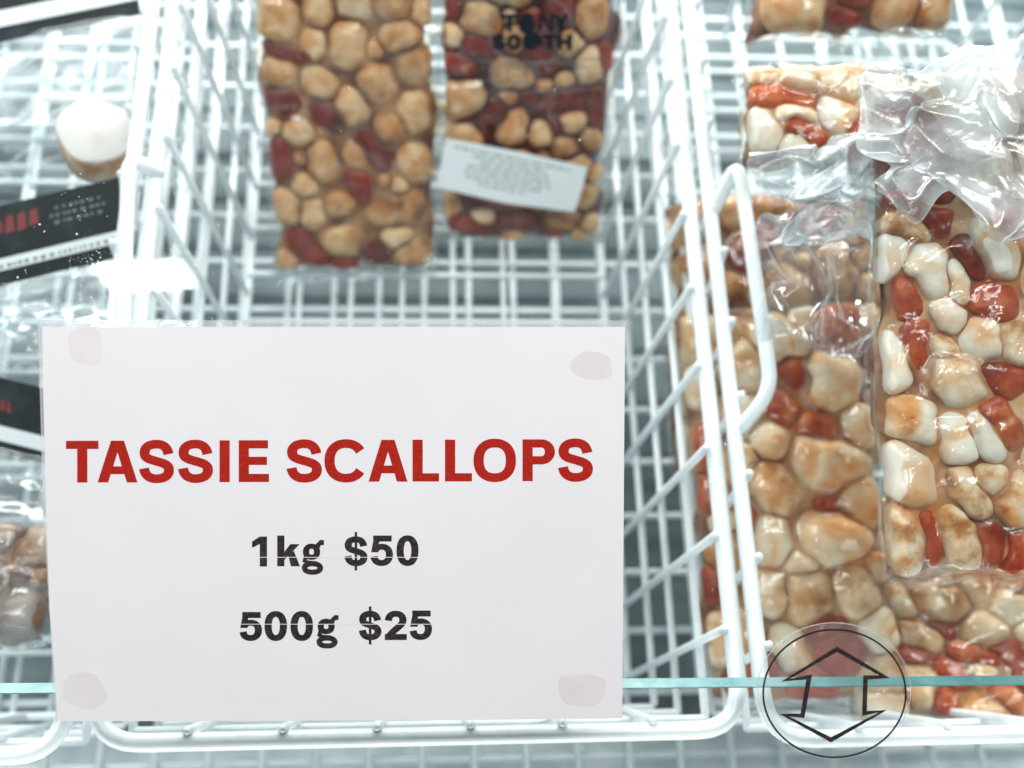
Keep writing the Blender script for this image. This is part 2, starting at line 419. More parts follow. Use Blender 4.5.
class Ink:
    """letters drawn as strokes; coordinates are handed to a mapping function"""
    def __init__(s, fn): s.fn = fn; s.b = MB(); s.k = 0
    def poly(s, pts):
        s.k += 1
        pts = list(pts)
        area_ = sum(pts[i - 1][0] * pts[i][1] - pts[i][0] * pts[i - 1][1] for i in range(len(pts)))
        if area_ > 0: pts = pts[::-1]
        s.b.add([s.fn(x, y, s.k * 1e-6) for x, y in pts], [tuple(range(len(pts)))])
    def rect(s, x0, x1, y0, y1): s.poly([(x0, y0), (x1, y0), (x1, y1), (x0, y1)])
    def ribbon(s, pts, th, tv, closed=False):
        s.k += 1
        n = len(pts); L_, R_ = [], []
        for i in range(n):
            a = pts[i - 1] if (i or closed) else pts[i]; c = pts[(i + 1) % n] if (i < n - 1 or closed) else pts[i]
            dx, dy = c[0] - a[0], c[1] - a[1]; l = math.hypot(dx, dy) or 1; dx /= l; dy /= l
            hw = .5 * (tv * dx * dx + th * dy * dy)
            L_.append((pts[i][0] - dy * hw, pts[i][1] + dx * hw)); R_.append((pts[i][0] + dy * hw, pts[i][1] - dx * hw))
        vs = [s.fn(x, y, s.k * 1e-6) for x, y in L_ + R_]
        s.b.add(vs, [(i, (i + 1) % n, n + (i + 1) % n, n + i) for i in range(n if closed else n - 1)])
    def arc(s, cx, cy, rx, ry, a0, a1, th, tv, e=2.25, n=30, closed=False):
        pts = []
        for i in range(n if closed else n + 1):
            t = math.radians(a0 + (a1 - a0) * i / n); c_, s_ = math.cos(t), math.sin(t)
            pts.append((cx + rx * math.copysign(abs(c_) ** (2 / e), c_), cy - ry * math.copysign(abs(s_) ** (2 / e), s_)))
        s.ribbon(pts, th, tv, closed)
    def glyph(s, ch, x0, x1, y0, y1, th, tv):
        Wd, Hd = x1 - x0, y1 - y0; mx, my = (x0 + x1) / 2, (y0 + y1) / 2
        N = lambda a, b_: (x0 + th / 2 + a * (Wd - th), y0 + tv / 2 + b_ * (Hd - tv))
        def bez(segs):
            pts = []
            for (p0, p1, p2, p3) in segs:
                for i in range(11):
                    if pts and i == 0: continue
                    t = i / 10; q = [(1 - t) ** 3 * p0[j] + 3 * (1 - t) ** 2 * t * p1[j] + 3 * (1 - t) * t * t * p2[j] + t ** 3 * p3[j] for j in (0, 1)]
                    pts.append(N(*q))
            return pts
        if ch == 'T': s.rect(x0, x1, y0, y0 + tv); s.rect(mx - th / 2, mx + th / 2, y0 + tv, y1)
        elif ch == 'I': s.rect(x0, x1, y0, y1)
        elif ch == 'L': s.rect(x0, x0 + th, y0, y1); s.rect(x0 + th, x1, y1 - tv, y1)
        elif ch == 'H': s.rect(x0, x0 + th, y0, y1); s.rect(x1 - th, x1, y0, y1); s.rect(x0 + th, x1 - th, my - tv / 2, my + tv / 2)
        elif ch == 'N': s.rect(x0, x0 + th, y0, y1); s.rect(x1 - th, x1, y0, y1); s.poly([(x0 + th * .2, y0), (x0 + th * 1.2, y0), (x1 - th * .2, y1), (x1 - th * 1.2, y1)])
        elif ch == 'Y':
            s.rect(mx - th / 2, mx + th / 2, my, y1)
            s.poly([(x0, y0), (x0 + th * 1.1, y0), (mx + th * .5, my + tv * .4), (mx - th * .5, my + tv * .4)])
            s.poly([(x1, y0), (x1 - th * 1.1, y0), (mx - th * .5, my + tv * .4), (mx + th * .5, my + tv * .4)])
        elif ch == 'E':
            s.rect(x0, x0 + th, y0, y1)
            s.rect(x0 + th, x1 - 1, y0, y0 + tv); s.rect(x0 + th, x1 - 2, my - tv / 2 - .3, my + tv / 2 - .3); s.rect(x0 + th, x1, y1 - tv, y1)
        elif ch == 'A':
            s.poly([(x0, y1), (x0 + th * 1.04, y1), (mx + .3, y0 + Hd * .26), (mx, y0), (mx - th * .64, y0)])
            s.poly([(x1, y1), (x1 - th * 1.04, y1), (mx - .3, y0 + Hd * .26), (mx, y0), (mx + th * .64, y0)])
            s.rect(x0 + Wd * .22, x1 - Wd * .22, y0 + Hd * .615, y0 + Hd * .615 + tv * .95)
        elif ch in 'S$':
            q0, q1 = (y0, y1) if ch == 'S' else (y0 + Hd * .09, y1 - Hd * .09)
            N0 = N
            N = lambda a, b_: (x0 + th / 2 + a * (Wd - th), q0 + tv / 2 + b_ * (q1 - q0 - tv))
            P = [(.98, .29), (.5, 0), (.02, .25), (.5, .495), (1, .75), (.5, 1), (0, .70)]
            pts = []
            for p0, p1, p2, p3 in [(P[0], (.94, .10), (.78, 0), P[1]), (P[1], (.2, 0), (.02, .09), P[2]), (P[2], (.02, .42), (.25, .44), P[3]),
                                   (P[3], (.78, .55), (1, .59), P[4]), (P[4], (1, .92), (.78, 1), P[5]), (P[5], (.22, 1), (.03, .90), P[6])]:
                for i in range(11):
                    if pts and i == 0: continue
                    t = i / 10; q = [(1 - t) ** 3 * p0[j] + 3 * (1 - t) ** 2 * t * p1[j] + 3 * (1 - t) * t * t * p2[j] + t ** 3 * p3[j] for j in (0, 1)]
                    pts.append(N(*q))
            s.ribbon(pts, th, tv)
            if ch == '$': s.rect(mx - 1.3, mx + 1.3, y0 - 1, y1 + 1)
        elif ch == 'C': s.arc(mx, my, (Wd - th) / 2 + 1.6, (Hd - tv) / 2, 32, 328, th, tv)
        elif ch in 'O0': s.arc(mx, my, (Wd - th) / 2, (Hd - tv) / 2, 0, 360, th, tv, closed=True, n=40, e=2.3)
        elif ch == 'P':
            s.rect(x0, x0 + th, y0, y1); bt, bb = y0 + tv / 2, y0 + Hd * .60 - tv / 2; r = (bb - bt) / 2
            pts = [(x0 + th * .9, bt)] + [(x1 - th / 2 - r + r * math.sin(math.pi * i / 16), (bt + bb) / 2 - r * math.cos(math.pi * i / 16)) for i in range(17)] + [(x0 + th * .9, bb)]
            s.ribbon(pts, th, tv)
        elif ch == '1': s.rect(x1 - th, x1, y0, y1); s.poly([(x1 - th, y0), (x1, y0), (x1 - th * .4, y0 + Hd * .18), (x0, y0 + Hd * .38), (x0, y0 + Hd * .17)])
        elif ch == 'k':
            s.rect(x0, x0 + th, y0, y1); h = y0 + Hd * .28
            s.poly([(x1 - th * 1.35, h), (x1 - .3, h), (x0 + th * .9, y0 + Hd * .82), (x0 + th * .9, y0 + Hd * .56)])
            s.poly([(x0 + th * 1.5, y0 + Hd * .62), (x0 + th * 2.3, y0 + Hd * .50), (x1, y1), (x1 - th * 1.25, y1)])
        elif ch == '5':
            s.rect(x0 + Wd * .12, x1 - Wd * .06, y0, y0 + tv); s.poly([(x0 + Wd * .12, y0 + tv * .9), (x0 + Wd * .12 + th * .85, y0 + tv * .9), (x0 + th * .95, y0 + Hd * .55), (x0 + Wd * .03, y0 + Hd * .55)])
            s.ribbon(bez([((.06, .50), (.2, .34), (.38, .335), (.5, .335)), ((.5, .335), (.82, .335), (1, .47), (1, .66)), ((1, .66), (1, .87), (.8, 1), (.5, 1)), ((.5, 1), (.22, 1), (.03, .92), (0, .73))]), th, tv)
        elif ch == '2':
            s.ribbon(bez([((.0, .30), (.02, .1), (.2, 0), (.5, 0)), ((.5, 0), (.8, 0), (.98, .11), (.98, .28)), ((.98, .28), (.98, .52), (.45, .62), (.06, .95))]), th, tv)
            s.rect(x0, x1, y1 - tv, y1)
        elif ch == 'g':
            cx = x0 + Wd * .45; up = y0 + Hd * .02; ub = y0 + Hd * .53
            s.arc(cx, (up + ub) / 2, (Wd * .76 - th) / 2, (ub - up - tv) / 2, 0, 360, th, tv, closed=True)
            s.poly([(cx + Wd * .17, up + Hd * .03), (x1 - th * .6, y0 - Hd * .10), (x1, y0 - Hd * .09), (x1, y0 + Hd * .06), (x1 - th * .5, y0 + Hd * .07), (cx + Wd * .34, up + Hd * .17)])
            s.ribbon([(cx - Wd * .22, ub - tv * .9), (cx - Wd * .30, ub + Hd * .035), (cx - Wd * .10, ub + Hd * .09), (cx + Wd * .2, ub + Hd * .105)], th * .8, tv * .8)
            s.arc(mx - Wd * .01, y1 - Hd * .215, (Wd * .94 - th * .9) / 2, (Hd * .43 - tv) / 2, 0, 360, th * .9, tv, closed=True)
def sign_ink(off): return lambda x, y, k: sp(x, y, off + k)
tit = Ink(sign_ink(.00126))
for ch, a, b_ in [('T', 66, 98.5), ('A', 97.5, 137.5), ('S', 139, 174), ('S', 178, 213), ('I', 219.5, 229.7), ('E', 238.7, 269), ('S', 286.5, 322),
                  ('C', 326, 366), ('A', 368.5, 407.5), ('L', 412.5, 439), ('L', 445, 472), ('O', 473.5, 516), ('P', 522.5, 555), ('S', 558, 593)]:
    mid = (a + b_) / 2; dy = 1.6 * (1 - (mid - 80) / 500)
    o = .8 if ch in 'SCO' else 0
    tit.glyph(ch, a, b_, 439.2 + dy - o, 481 + dy + o, 10.2, 8.2 if ch not in 'SCO' else 8.8)
tit.b.build('title_lettering', M_red, PS, smooth=False)
pr = Ink(sign_ink(.00126))
for ch, a, b_, t, bt in [('1', 252, 267, 536.5, 566.5), ('k', 277.2, 300, 535.5, 566.3), ('g', 301.3, 324, 543, 574.8), ('$', 344.3, 367.5, 533, 569.5), ('5', 370.5, 393, 535.5, 566), ('0', 396.5, 418.5, 535.3, 566),
                         ('5', 239.5, 262, 612, 641), ('0', 264.5, 287, 611, 641), ('0', 290.5, 313, 611, 641), ('g', 316, 338.5, 618, 648.5), ('$', 358.8, 381.5, 607.5, 643.5), ('2', 384.8, 406.8, 610.7, 640), ('5', 409.5, 432, 610.5, 640)]:
    pr.glyph(ch, a, b_, t, bt, 7.2 if ch != 'g' else 6.3, 6.0 if ch != 'g' else 5.2)
pr.b.build('price_lettering', M_black, PS, smooth=False)
m = MB()                                     # the fine white line the printer left through the figures
for (a, b_, y) in [(252, 419, 557.3), (240, 432, 624.2)]:
    m.add([sp(x, yy, .00135) for x, yy in [(a, y - .3), (a, y + .3), (b_, y + .3), (b_, y - .3)]], [(0, 1, 2, 3)])
m.build('printer_streak', M_paper, PS, smooth=False)

# ------------------------------------------------------------------ arrow sticker
AS = empty('arrow_sticker', glass(835, 691, .0006)); tag(AS, 'clear round sticker with a black up and down arrow, over the glass edge', 'sticker')
inv2 = -AS.location
def ap(px, py, off): return glass(px, py, off) + inv2
def ell(cx, cy, rx, ry, n=72): return [(cx + rx * math.cos(2 * math.pi * i / n), cy + ry * math.sin(2 * math.pi * i / n)) for i in range(n)]
m = MB(); m.prism([ap(x, y, .0003) for x, y in ell(834, 690.5, 76.5, 67.5)][::-1], gn * .0003); m.build('clear_disc', M_clear, AS, smooth=False)
m = MB(); m.tube([ap(x, y, .0005) for x, y in ell(834, 690.5, 76.7, 67.7)], .00028, closed=True, seg=6); m.build('disc_edge', M_sleeve, AS)
ik = Ink(lambda x, y, k: ap(x, y, .0008 + k))
ik.ribbon(ell(834.5, 693.5, 71.3, 63.8), 1.9, 1.9, closed=True)
ik.b.build('black_ring', M_black, AS, smooth=False)
out = [(837, 646.5), (890, 678), (867.8, 679.5), (866.8, 711), (887, 710), (831, 742.5), (779.5, 714), (800.5, 713.5), (806.5, 679.5), (781.5, 681.5)]
def inset(poly, d):
    n = len(poly); res = []
    ar = sum(poly[i - 1][0] * poly[i][1] - poly[i][0] * poly[i - 1][1] for i in range(n)); sg = 1 if ar > 0 else -1
    for i in range(n):
        p0, p, p1 = (Vector(poly[i - 1]), Vector(poly[i]), Vector(poly[(i + 1) % n]))
        e0 = (p - p0).normalized(); e1 = (p1 - p).normalized()
        n0 = Vector((-e0.y, e0.x)) * sg; n1 = Vector((-e1.y, e1.x)) * sg
        bis = (n0 + n1); bis /= max(bis.length_squared / 2, .25); q = p + bis * d
        res.append((q.x, q.y))
    return res
inn = inset(out, 4.6); n = len(out)
m = MB(); m.add([ap(x, y, .0009) for x, y in out] + [ap(x, y, .0009) for x, y in inn], [(i, (i + 1) % n, n + (i + 1) % n, n + i) for i in range(n)])
m.build('black_arrow', M_black, AS, smooth=False)

# ------------------------------------------------------------------ scallop bags
FAM = (M_scal, M_roe); FAM_P = (M_scal_pale, M_roe_orange); FAM_O = (M_scal_cream, M_roe_orange); FAM_D = (M_scal_dark, M_roe)
def piece(me_name, Rth, zt, h, base, m, g, size, rugged=1.0):
    """one pressed piece of meat: an uneven dome over an outline Rth(theta)"""
    nt_, K = len(Rth), 9
    th = np.arange(nt_) * 2 * math.pi / nt_
    prof = [(.0, 0.0)] + [(s_, 1 - (1 - s_ ** 3.1) ** .55) for s_ in (.2, .38, .54, .68, .79, .88, .945, .985, 1.0)]
    kx, ky = g.normal(0, .10, 2); ph = g.uniform(0, 6.28, 4); kk = g.normal(0, 1, (4, 2)) * 2.4 / size
    vs = [(0, 0, zt)]
    def top(x, y, d):
        z = zt - d * h + kx * x + ky * y
        return z + .030 * rugged * size * sum(math.sin(kk[q] @ (x, y) + ph[q]) for q in range(4)) * (1 - d)
    vs[0] = (0, 0, top(0, 0, 0))
    for s_, d in prof[1:]:
        for k in range(nt_):
            x, y = Rth[k] * s_ * math.cos(th[k]), Rth[k] * s_ * math.sin(th[k]); vs.append((x, y, top(x, y, d)))
    for k in range(nt_): vs.append((Rth[k] * .9 * math.cos(th[k]), Rth[k] * .9 * math.sin(th[k]), base))
    n = len(prof); fs = [(0, 1 + k, 1 + (k + 1) % nt_) for k in range(nt_)]
    for a in range(n - 1):
        o0, o1 = 1 + a * nt_, 1 + (a + 1) * nt_
        fs += [(o0 + k, o1 + k, o1 + (k + 1) % nt_, o0 + (k + 1) % nt_) for k in range(nt_)]
    fs.append(tuple(1 + (n - 1) * nt_ + k for k in range(nt_))[::-1])
    me = bpy.data.meshes.new(me_name); me.from_pydata(vs, [], fs); me.materials.append(m)
    me.polygons.foreach_set('use_smooth', [True] * len(fs)); me.update(); return me
GROUP_BAG = 'vacuum bags of scallops in the baskets'
def frame(BL, BR, TL):
    u = BR - BL; U = u.length; u = u.normalized(); v = TL - BL; v = v - u * v.dot(u); V = v.length; v = v.normalized(); wv = u.cross(v)
    m = Matrix((u, v, wv)).transposed().to_4x4(); m.translation = BL
    return m, U, V
def bag(label, BL, BR, TL, T, r0, r1, seed, roe=.2, fam=FAM, fm=None, margin=.006, cell=.0026, name='scallop_bag', skip=None, group=GROUP_BAG, tilt=.35, juice=.80, dome=1.0, jm=None, pack=.80, seeds=(), spread=.20, rugged=1.0):
    g = np.random.default_rng(seed)
    Mx, U, V = frame(BL, BR, TL)
    root = empty(name, Mx); tag(root, label, 'bag', group)
    nu, nv = max(8, int(U / cell)), max(8, int(V / cell))
    H = np.full((nu, nv), T * .32)
    sites = []                               # centre, half axis, radius, is roe
    pl_o = Mx @ Vector((0, 0, T * .85)); pl_n = Mx.to_3x3() @ Vector((0, 0, 1)); im_ = Mx.inverted()
    for (px, py, rp, dx, dy, isr) in seeds:  # the pieces the photograph shows, by where they lie on this bag
        c0 = im_ @ onp(px, py, pl_o, pl_n); c1_ = im_ @ onp(px + dx, py + dy, pl_o, pl_n); c2_ = im_ @ onp(px + rp, py, pl_o, pl_n)
        if margin < c0.x < U - margin and margin < c0.y < V - margin:
            sites.append((np.array((c0.x, c0.y)), np.array((c1_.x - c0.x, c1_.y - c0.y)), (c2_ - c0).length, bool(isr)))
    for it in range(3000):
        isr = g.random() < roe; big = it < 1300
        r = g.uniform(r0, r1) * (1 if big else (.72 if it < 2600 else .45))
        if isr: r *= .66; L_ = r * g.uniform(.5, 1.6)
        else: L_ = r * max(0, g.normal(.12, .28 + tilt * .4)); r *= .90 - min(.2, L_ / r * .25)
        a = g.uniform(0, 6.28); ax = np.array((math.cos(a), math.sin(a))) * L_
        e = margin * .5 + r * .66
        p = np.array((g.uniform(e, U - e), g.uniform(e, V - e)))
        if not (e < p[0] + ax[0] < U - e and e < p[0] - ax[0] < U - e and e < p[1] + ax[1] < V - e and e < p[1] - ax[1] < V - e): continue
        ok = True; S3 = (p - ax, p, p + ax)
        for (q, qa, qr, _) in sites:
            lim = ((r + qr) * pack) ** 2
            if any(((a_ - b_) ** 2).sum() < lim for a_ in S3 for b_ in (q - qa, q, q + qa)): ok = False; break
        if ok: sites.append((p, ax, r, isr))
    Pc = np.array([q[0] for q in sites]); Ax = np.array([q[1] for q in sites]); Rr = np.array([q[2] for q in sites])
    ll = np.maximum((Ax ** 2).sum(1), 1e-9)
    def fdist(P_):                           # distance of points to every piece's core
        d = P_[:, None, :] - Pc[None]; t = np.clip((d * Ax).sum(2) / ll, -1, 1)
        return np.sqrt(((d - t[..., None] * Ax) ** 2).sum(2)) - Rr
    NT, NR = 40, 44
    for si, (p, ax, r, isr) in enumerate(sites):
        th = np.arange(NT) * 2 * math.pi / NT; rmax = r * 1.45 + math.hypot(*ax)
        rho = np.linspace(rmax / NR, rmax, NR)
        P_ = p + (np.stack((np.cos(th), np.sin(th)), 1)[:, None, :] * rho[None, :, None]); f = fdist(P_.reshape(-1, 2)).reshape(NT, NR, -1)
        own = f[:, :, si].copy(); f[:, :, si] = 9
        bad = (own + .0004 > f.min(2)) | (own > r * spread)
        bad |= (P_[..., 0] < margin * .5) | (P_[..., 0] > U - margin * .5) | (P_[..., 1] < margin * .5) | (P_[..., 1] > V - margin * .5)
        bad[:, -1] = True
        R_ = rho[bad.argmax(1)] - rho[0] * .5
        for _ in range(2 if rugged <= 1 else 1): R_ = (R_ * 2 + np.roll(R_, 1) + np.roll(R_, -1)) / 4
        R_ = R_ * (1 + rugged * (.025 * np.sin(3 * th + g.uniform(0, 6)) + .02 * np.sin(5 * th + g.uniform(0, 6)) + .008 * np.sin(9 * th + g.uniform(0, 6))))
        edge = min(1, min(p[0], U - p[0], p[1], V - p[1]) / (r1 * 1.5))
        small = min(1, r / r0)
        zt = T * (.80 + .13 * g.random() + (.0 if not isr else -.08)) * (.80 + .20 * edge) * (.80 + .20 * small)
        me = piece('roe' if isr else 'scallop', R_, 0, min(zt * .9, r * (1.0 if not isr else .8)) * dome, -zt + T * .08, fam[1 if isr else 0], g, r, rugged)
        o = bpy.data.objects.new('roe' if isr else 'scallop', me); COL.objects.link(o); o.parent = root
        o.matrix_local = Matrix.Translation((p[0], p[1], zt)) 
        co = np.empty(len(me.vertices) * 3); me.vertices.foreach_get('co', co); q_ = co.reshape(-1, 3) + np.array((p[0], p[1], zt))
        ii = np.clip((q_[:, 0] / U * (nu - 1)).round().astype(int), 0, nu - 1); jj = np.clip((q_[:, 1] / V * (nv - 1)).round().astype(int), 0, nv - 1)
        np.maximum.at(H, (ii, jj), q_[:, 2])
    # film drawn over the contents
    H = dilate(H, 1); H = blur(H, 2) + .0006
    H = H + .0007 * noise2(nu, nv, max(2, int(U / .018)), max(2, int(V / .010)), g) + .0004 * noise2(nu, nv, max(2, int(U / .006)), max(2, int(V / .012)), g)
    xs = np.linspace(0, U, nu); ys = np.linspace(0, V, nv)
    ed_ = np.minimum(np.minimum.outer(xs, ys * 0 + 9), np.minimum.outer(xs * 0 + 9, ys))
    ed_ = np.minimum(ed_, np.minimum(np.subtract.outer(U - xs, ys * 0), np.subtract.outer(xs * 0 + V, ys)))
    k = np.clip(ed_ / (margin * 1.6), 0, 1); k = np.sqrt(k * (2 - k))
    H = .0006 + (H - .0006) * k
    H0 = np.maximum(blur(H, 5) * juice - .0015, .001)
    b = MB()
    wob = .0024 * noise2(nu, nv, 6, 9, g)
    X = xs[:, None] + wob * (1 - k) * 2; Y = ys[None, :] + wob.T.reshape(nu, nv) * (1 - k) * 2 if nu == nv else ys[None, :] + wob * (1 - k) * 2
    X = np.broadcast_to(X, H.shape); Y = np.broadcast_to(Y, H.shape)
    top = [(X[i, j], Y[i, j], H[i, j]) for i in range(nu) for j in range(nv)]
    fs = [(i * nv + j, (i + 1) * nv + j, (i + 1) * nv + j + 1, i * nv + j + 1) for i in range(nu - 1) for j in range(nv - 1)]
    b.add(top, fs)
    bot = [(X[i, j], Y[i, j], 0) for i in range(nu) for j in range(nv)]
    b.add(bot, [f[::-1] for f in fs])
    b.build('film', fm or (M_film_stained if jm else M_film), root)
    e_ = .0010; zs_ = T * .22
    sb = MB(); sb.tube([Vector((p.x + .0016 * math.sin(p.y * 95 + seed), p.y + .0016 * math.sin(p.x * 110 + seed), zs_ + .0012 * math.sin((p.x + p.y) * 80))) for p in
             round_path([Vector(((-e_ if a_ in (0, 3) else U + e_) * (1 - t_) + (-e_ if (a_ + 1) % 4 in (0, 3) else U + e_) * t_, (-e_ if a_ < 2 else V + e_) * (1 - t_) + (-e_ if (a_ + 1) % 4 < 2 else V + e_) * t_, 0)) for a_ in range(4) for t_ in [q_ / 12 for q_ in range(12)]], .004, 1)], .0010, closed=True, seg=6)
    sb.build('seam', M_flap, root)
    b = MB(); q0 = margin * .75; SX = lambda x: q0 + x * (U - 2 * q0) / U; SY = lambda y: q0 + y * (V - 2 * q0) / V
    b.add([(SX(X[i, j]), SY(Y[i, j]), H0[i, j]) for i in range(nu) for j in range(nv)], fs)
    b.add([(SX(X[i, j]), SY(Y[i, j]), .0006) for i in range(nu) for j in range(nv)], [f[::-1] for f in fs])
    b.build('juice', jm or M_juice, root)
    return root, Mx, U, V
def sheet(name, quad, parent, m, amp, seed, nu=60, nv=60, cu=5, cv=12, bulge=0.0, fold=1.0, ragged=0.0):
    """a crinkled sheet of plastic spanning four points (BL, BR, TR, TL) with real relief and thickness"""
    g = np.random.default_rng(seed); BL, BR, TR, TL = [Vector(q) for q in quad]
    nrm = (BR - BL).cross(TL - BL).normalized()
    h = noise2(nu, nv, cu, cv, g); h = 1 - np.abs(h) * fold
    h2 = 1 - np.abs(noise2(nu, nv, cu * 2 + 1, cv * 2, g)); h = amp * (h + .32 * h2 + .06 * noise2(nu, nv, cu * 5, cv * 4, g))
    wu = noise2(nu, nv, 3, 4, g) * amp * .7; wv = noise2(nu, nv, 3, 4, g) * amp * .7
    du = (BR - BL).normalized(); dv = (TL - BL).normalized()
    wu += ragged * noise2(nu, nv, 5, 7, g); wv += ragged * noise2(nu, nv, 6, 5, g)
    vs = []
    for i in range(nu):
        for j in range(nv):
            s, t = i / (nu - 1), j / (nv - 1)
            p = (BL * (1 - s) + BR * s) * (1 - t) + (TL * (1 - s) + TR * s) * t
            vs.append(p + nrm * (h[i, j] + bulge * math.sin(math.pi * s) * math.sin(math.pi * t)) + du * wu[i, j] + dv * wv[i, j])
    fs = [(i * nv + j, (i + 1) * nv + j, (i + 1) * nv + j + 1, i * nv + j + 1) for i in range(nu - 1) for j in range(nv - 1)]
    b = MB()
    if parent:
        im = parent.matrix_world.inverted(); vs = [im @ p for p in vs]
    b.add(vs, fs); o = b.build(name, m, parent)
    md = o.modifiers.new('thickness', 'SOLIDIFY'); md.thickness = .0003
    return o
def ext(a, b_, k): return a + (b_ - a) * k

# where single pieces lie in the photographed bags: x, y, radius, half length dx, dy, roe
C1_SEEDS = [(285, 54, 9, 18, 5, 1), (283, 107, 15, 6, 4, 1), (326, 120, 12, 9, 6, 1), (281, 163, 12, 0, 14, 1), (373, 150, 10, 9, 14, 1), (360, 190, 11, 5, 10, 1), (429, 215, 9, 0, 22, 1), (373, 253, 12, 6, 3, 1),
            (279, 21, 22, 0, 6, 0), (347, 47, 19, 0, 7, 0), (399, 39, 18, 4, 0, 0), (356, 8, 17, 6, 0, 0), (392, 5, 16, 5, 0, 0), (317, 84, 15, 5, 3, 0), (279, 77, 14, 6, 0, 0), (354, 110, 17, 2, 5, 0), (377, 86, 18, 3, 5, 0),
            (412, 69, 18, 0, 6, 0), (412, 116, 16, 0, 6, 0), (296, 137, 16, 2, 0, 0), (322, 165, 15, 2, 9, 0), (390, 129, 14, 5, 0, 0), (414, 168, 17, 2, 5, 0), (395, 213, 20, 10, 0, 0), (354, 160, 10, 2, 5, 0),
            (288, 210, 15, 0, 4, 0), (311, 215, 15, 0, 4, 0), (339, 208, 13, 3, 0, 0), (343, 245, 17, 7, 0, 0), (412, 256, 13, 6, 0, 0), (312, 45, 13, 0, 4, 0), (318, 10, 15, 0, 5, 0)]
C2_SEEDS = [(446, 50, 9, 0, 22, 1), (493, 118, 11, 5, -7, 1), (541, 64, 14, 7, 6, 1), (566, 103, 13, 14, -2, 1), (596, 112, 8, 0, 14, 1), (472, 228, 10, 14, 1, 1), (519, 223, 12, 12, 0, 1), (462, 68, 10, 8, 2, 1), (540, 30, 15, 6, 6, 1), (455, 8, 11, 3, 8, 1),
            (480, 21, 18, 7, 3, 0), (592, 21, 16, 0, 7, 0), (463, 105, 18, 10, -3, 0), (515, 129, 14, -3, 8, 0), (541, 137, 11, 0, 3, 0), (575, 125, 12, 2, 0, 0), (515, 77, 19, 5, 0, 0), (450, 210, 15, 0, 3, 0), (485, 221, 12, 2, 0, 0),
            (562, 221, 14, 5, 0, 0), (566, 152, 12, 3, 0, 0), (590, 68, 14, 0, 6, 0)]
R1_SEEDS = [(940, 214, 10, 24, 14, 1), (975, 246, 10, 10, 18, 1), (892, 332, 13, 3, 4, 1), (886, 360, 10, 0, 8, 1), (929, 352, 11, 2, 24, 1), (998, 300, 15, 5, 3, 1), (1006, 375, 14, 8, 2, 1), (886, 429, 12, 2, 22, 1), (938, 538, 8, 3, 16, 1),
            (1001, 543, 14, 3, 6, 1), (1003, 423, 12, 8, 10, 1), (929, 391, 9, 4, 3, 1), (921, 300, 9, 3, 14, 1),
            (923, 420, 20, 0, 12, 0), (923, 470, 20, 6, 14, 0), (963, 440, 13, 4, 13, 0), (992, 434, 13, 4, 10, 0), (975, 492, 14, 5, 13, 0), (998, 483, 12, 12, 4, 0), (909, 540, 21, 3, 5, 0), (969, 535, 15, 6, 12, 0), (894, 487, 13, 0, 4, 0),
            (883, 214, 15, 2, 4, 0), (918, 224, 12, 6, 4, 0), (900, 252, 15, 8, -3, 0), (935, 268, 15, 10, 12, 0), (895, 292, 15, 0, 8, 0), (963, 283, 11, 2, 9, 0), (989, 341, 19, 2, 3, 0), (963, 381, 20, 10, 5, 0), (900, 366, 15, 5, 13, 0),
            (998, 249, 16, 8, 8, 0), (949, 349, 12, 3, 3, 0), (880, 185, 13, 4, 2, 0), (955, 312, 12, 3, 6, 0), (1020, 345, 14, 2, 6, 0), (1018, 500, 14, 2, 8, 0)]
R2_SEEDS = [(797, 367, 13, 4, 8, 1), (821, 428, 11, 12, 2, 1), (784, 407, 12, 5, 6, 1), (712, 446, 11, 0, 14, 1), (714, 489, 10, 0, 12, 1), (838, 647, 22, 8, 8, 1), (711, 586, 10, 2, 8, 1), (816, 690, 13, 10, 3, 1), (714, 653, 9, 2, 8, 1), (755, 520, 8, 0, 12, 1),
            (827, 461, 26, 12, 3, 0), (778, 489, 21, 4, 8, 0), (830, 535, 24, 14, 0, 0), (775, 540, 22, 3, 6, 0), (809, 598, 22, 2, 8, 0), (775, 592, 17, 2, 4, 0), (772, 440, 16, 2, 2, 0), (800, 563, 14, 4, 2, 0), (793, 647, 17, 3, 5, 0), (734, 556, 18, 2, 6, 0),
            (784, 340, 21, 5, 3, 0), (833, 375, 21, 3, 6, 0), (862, 500, 16, 2, 10, 0), (860, 590, 16, 2, 10, 0)]
R3_SEEDS = [(981, 651, 10, 18, 2, 1), (912, 651, 11, 12, 2, 1), (956, 671, 12, 9, 4, 1), (956, 699, 12, 10, 8, 1), (1012, 696, 13, 6, 4, 1), (1006, 647, 12, 12, 2, 1), (945, 627, 10, 12, 2, 1),
            (920, 632, 16, 12, 2, 0), (945, 602, 16, 14, 3, 0), (985, 628, 17, 8, 2, 0), (926, 679, 19, 6, 2, 0), (990, 712, 20, 14, 0, 0), (900, 604, 15, 6, 4, 0), (1015, 605, 16, 6, 2, 0)]
R4_SEEDS = [(785, 92, 10, 26, 4, 1), (812, 124, 8, 14, 9, 1), (868, 128, 10, 5, 3, 1), (775, 152, 18, 18, 2, 0), (764, 118, 14, 4, 5, 0), (802, 108, 11, 12, 2, 0), (838, 110, 12, 8, 5, 0), (845, 148, 13, 5, 6, 0), (885, 105, 13, 4, 8, 0)]
